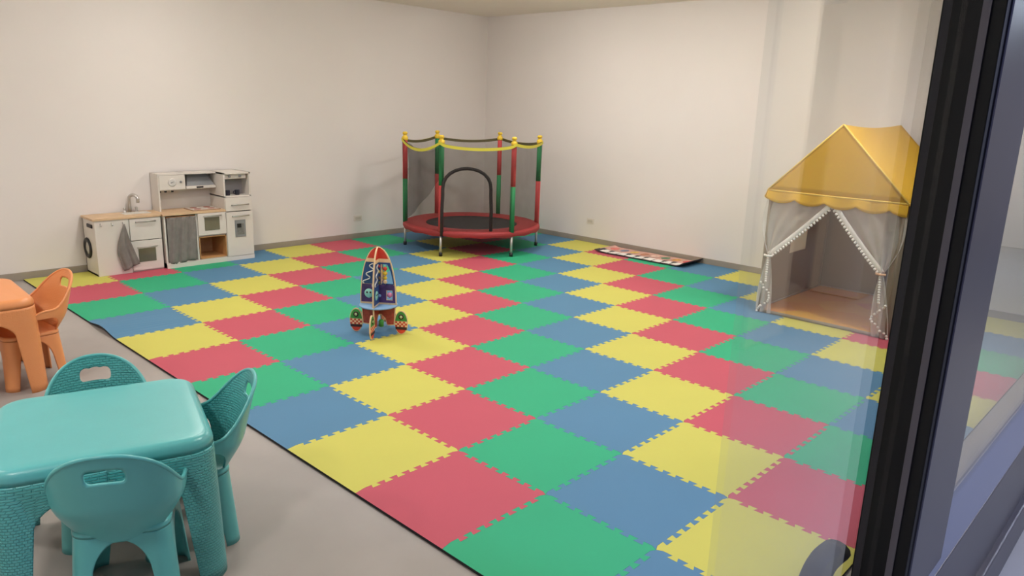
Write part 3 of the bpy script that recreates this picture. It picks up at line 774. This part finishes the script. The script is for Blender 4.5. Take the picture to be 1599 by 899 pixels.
tb_slab = slab(.292, .085, TH-.045, TH, .028, 'table_top', .002); tb_leg = leg_mesh(.292, .305, .075, TH-.044, .068, .045, 'table_leg')
SH = .272
st_slab = slab(.129, .05, SH-.02, SH, .012, 'seat', .008); st_leg = leg_mesh(.127, .146, .045, SH-.019, .038, .018, 'chair_leg')
# back shell with sweeping arms and a cloud-topped hand hole
def shell_mesh():
    bm = BM(); NU, NV = 168, 48
    def sm(a, b, x): t = min(1, max(0, (x-a)/(b-a))); return t*t*(3-2*t)
    def plan(u):
        a = abs(u); s = 1 if u >= 0 else -1
        if a < .58:
            t = a/.58*PI/2; return s*.168*math.sin(t)**.92 if t > 0 else 0, -.050 - .112*math.cos(t)**.92 if t < PI/2 else -.05
        return s*.168, -.05 + (a-.58)/.42*.097
    def zt(u):
        a = abs(u); A = max(.05, .545 - .05*(a/.28)**2); B = .388 - .03*sm(.62, 1.0, a)
        return (A**24 + B**24)**(1/24)
    def zb(u):
        a = abs(u); z = .232 + .120*sm(.20, .56, a)
        return z - .088*sm(.85, .93, a)
    def pos(u, z):
        x, y = plan(u); h = z-.25; a = abs(u)
        bw = 1 - sm(.4, .75, a)
        k = .80 + .20*sm(.235, .37, z)
        return Vector((x*k*(1+.10*h), y*(k if y < 0 else 1) - h*.26*bw, z))
    def P(i, j):
        u = i*2-1; z0, z1 = zb(u), zt(u); return pos(u, z0 + (z1-z0)*j)
    HZ = .478
    def hole(x, z):
        hx = abs(x)/.050; dz = (z-HZ)
        hh = .021 + (.009*abs(math.cos(x*PI/.034)) if dz > 0 else 0)
        return (hx**4 + (abs(dz)/hh)**4) < 1
    def keep(i, j):
        p = P(i, j); return not hole(p.x, p.z)
    grid(bm, P, NU, NV, uv=lambda a, b: (a*.86, P(a, b).z), keep=lambda a, b: keep(a, b))
    bmesh.ops.delete(bm, geom=[v for v in bm.verts if not v.link_faces], context='VERTS')
    # relax the hole's border so that its rim is smooth
    inner = [v for v in bm.verts if v.is_boundary and abs(v.co.x) < .08 and v.co.y < -.1 and .43 < v.co.z < .523]
    for _ in range(3):
        new = {}
        for v in inner:
            nb = [e.other_vert(v) for e in v.link_edges if e.is_boundary]
            if len(nb) == 2: new[v] = v.co*.4 + (nb[0].co + nb[1].co)*.3
        for v, c in new.items(): v.co = c
    return mesh(bm, 'backrest'), [P(i/NU, 1.0) for i in range(NU+1)], [P(i/NU, 0.0) for i in range(NU+1)]
SHELL, RIMT, RIMB = shell_mesh()
RIM = mesh(tube(BM(), RIMT[::2], .0062, 8), 'rim')
def inst(name, me, mats, par, **k):
    o = bpy.data.objects.new(name, me); COL.objects.link(o); o.parent = par
    if not me.materials: me.materials.append(mats)
    o.material_slots[0].link = 'OBJECT'; o.material_slots[0].material = mats
    if k.get('solid'): md = o.modifiers.new('solid', 'SOLIDIFY'); md.thickness = k['solid']; md.offset = k.get('off', 0)
    o.rotation_euler = (0, 0, k.get('rz', 0)); return o
def table(x, y, rz, pal, label):
    t = thing('kids_table', label, 'table', (x, y, 0), rz)
    inst('tabletop', tb_slab, pal['s'], t)
    for k in range(4): inst('leg', tb_leg, pal['w'], t, rz=k*PI/2, solid=.009, off=-1)
    return t
def chair(x, y, rz, pal, label, group):
    """rz = 0 faces +Y"""
    t = thing('kids_chair', label, 'chair', (x, y, 0), rz, group)
    inst('seat', st_slab, pal['s'], t)
    for k in range(4): inst('leg', st_leg, pal['s'], t, rz=k*PI/2, solid=.008, off=-1)
    o = inst('backrest', SHELL, pal['s'], t, solid=.007)
    if len(SHELL.materials) < 2: SHELL.materials.append(pal['s'])
    o.material_slots[1].link = 'OBJECT'; o.material_slots[1].material = pal['w']
    o.modifiers['solid'].material_offset = 1
    inst('rim', RIM, pal['s'], t)
    return t
TA = math.radians(-16.3)
tcx, tcy = -.797, .226
table(tcx, tcy, TA, teal, 'teal plastic woven-look kids table in the near left corner')
fx, fy = Vector((math.cos(TA), math.sin(TA))), Vector((-math.sin(TA), math.cos(TA)))
def at(lx, ly): p = Vector((tcx, tcy)) + fx*lx + fy*ly; return p.x, p.y
chair(-.818, .005, math.radians(-29), teal, 'teal chair with its back to the camera at teal table', 'teal kids chairs')
chair(*at(.225, .02), TA + PI/2, teal, 'teal chair at right side of teal table next to mat', 'teal kids chairs')
chair(*at(-.008, .19), TA + PI, teal, 'teal chair behind teal table facing the camera', 'teal kids chairs')
table(-.825, 2.212, math.radians(-2), oran, 'orange plastic kids table at the left edge of picture')
chair(-.572, 2.12, math.radians(97), oran, 'orange plastic chair at right side of orange table', 'orange kids chairs')

# ------------------------------------------------------------------ ceiling downlights
cl0 = None
places = {0: 'left', 1: 'middle', 2: 'right'}; rows = {0: 'nearest the glass front', 1: 'half way into the room', 2: 'nearest the back wall'}
for n, (x, y) in enumerate(LIGHTS):
    t = thing('ceiling_light', 'white domed ceiling light in the %s row, %s' % (places[n//3], rows[n % 3]), 'ceiling light', (x, y, CEIL), 0, 'domed ceiling lights')
    if cl0 is None:
        q = BM(); lathe(q, [(.150, 0), (.158, -.002), (.158, -.016), (.150, -.018)], n=32); ring = mesh(q, 'ring'); ring.materials.append(white_m)
        q = BM(); lathe(q, [(.146, -.016)] + [(.146*math.cos(PI/2*k/6), -.018 - .055*math.sin(PI/2*k/6)) for k in range(7)], n=24); lens = mesh(q, 'diffuser'); lens.materials.append(M('lamp_dome', LAMP_COL, .5, emit=(LAMP_COL, LAMP_E)))
        cl0 = True
    for nm, me in (('trim_ring', ring), ('diffuser', lens)):
        o = bpy.data.objects.new(nm, me); COL.objects.link(o); o.parent = t
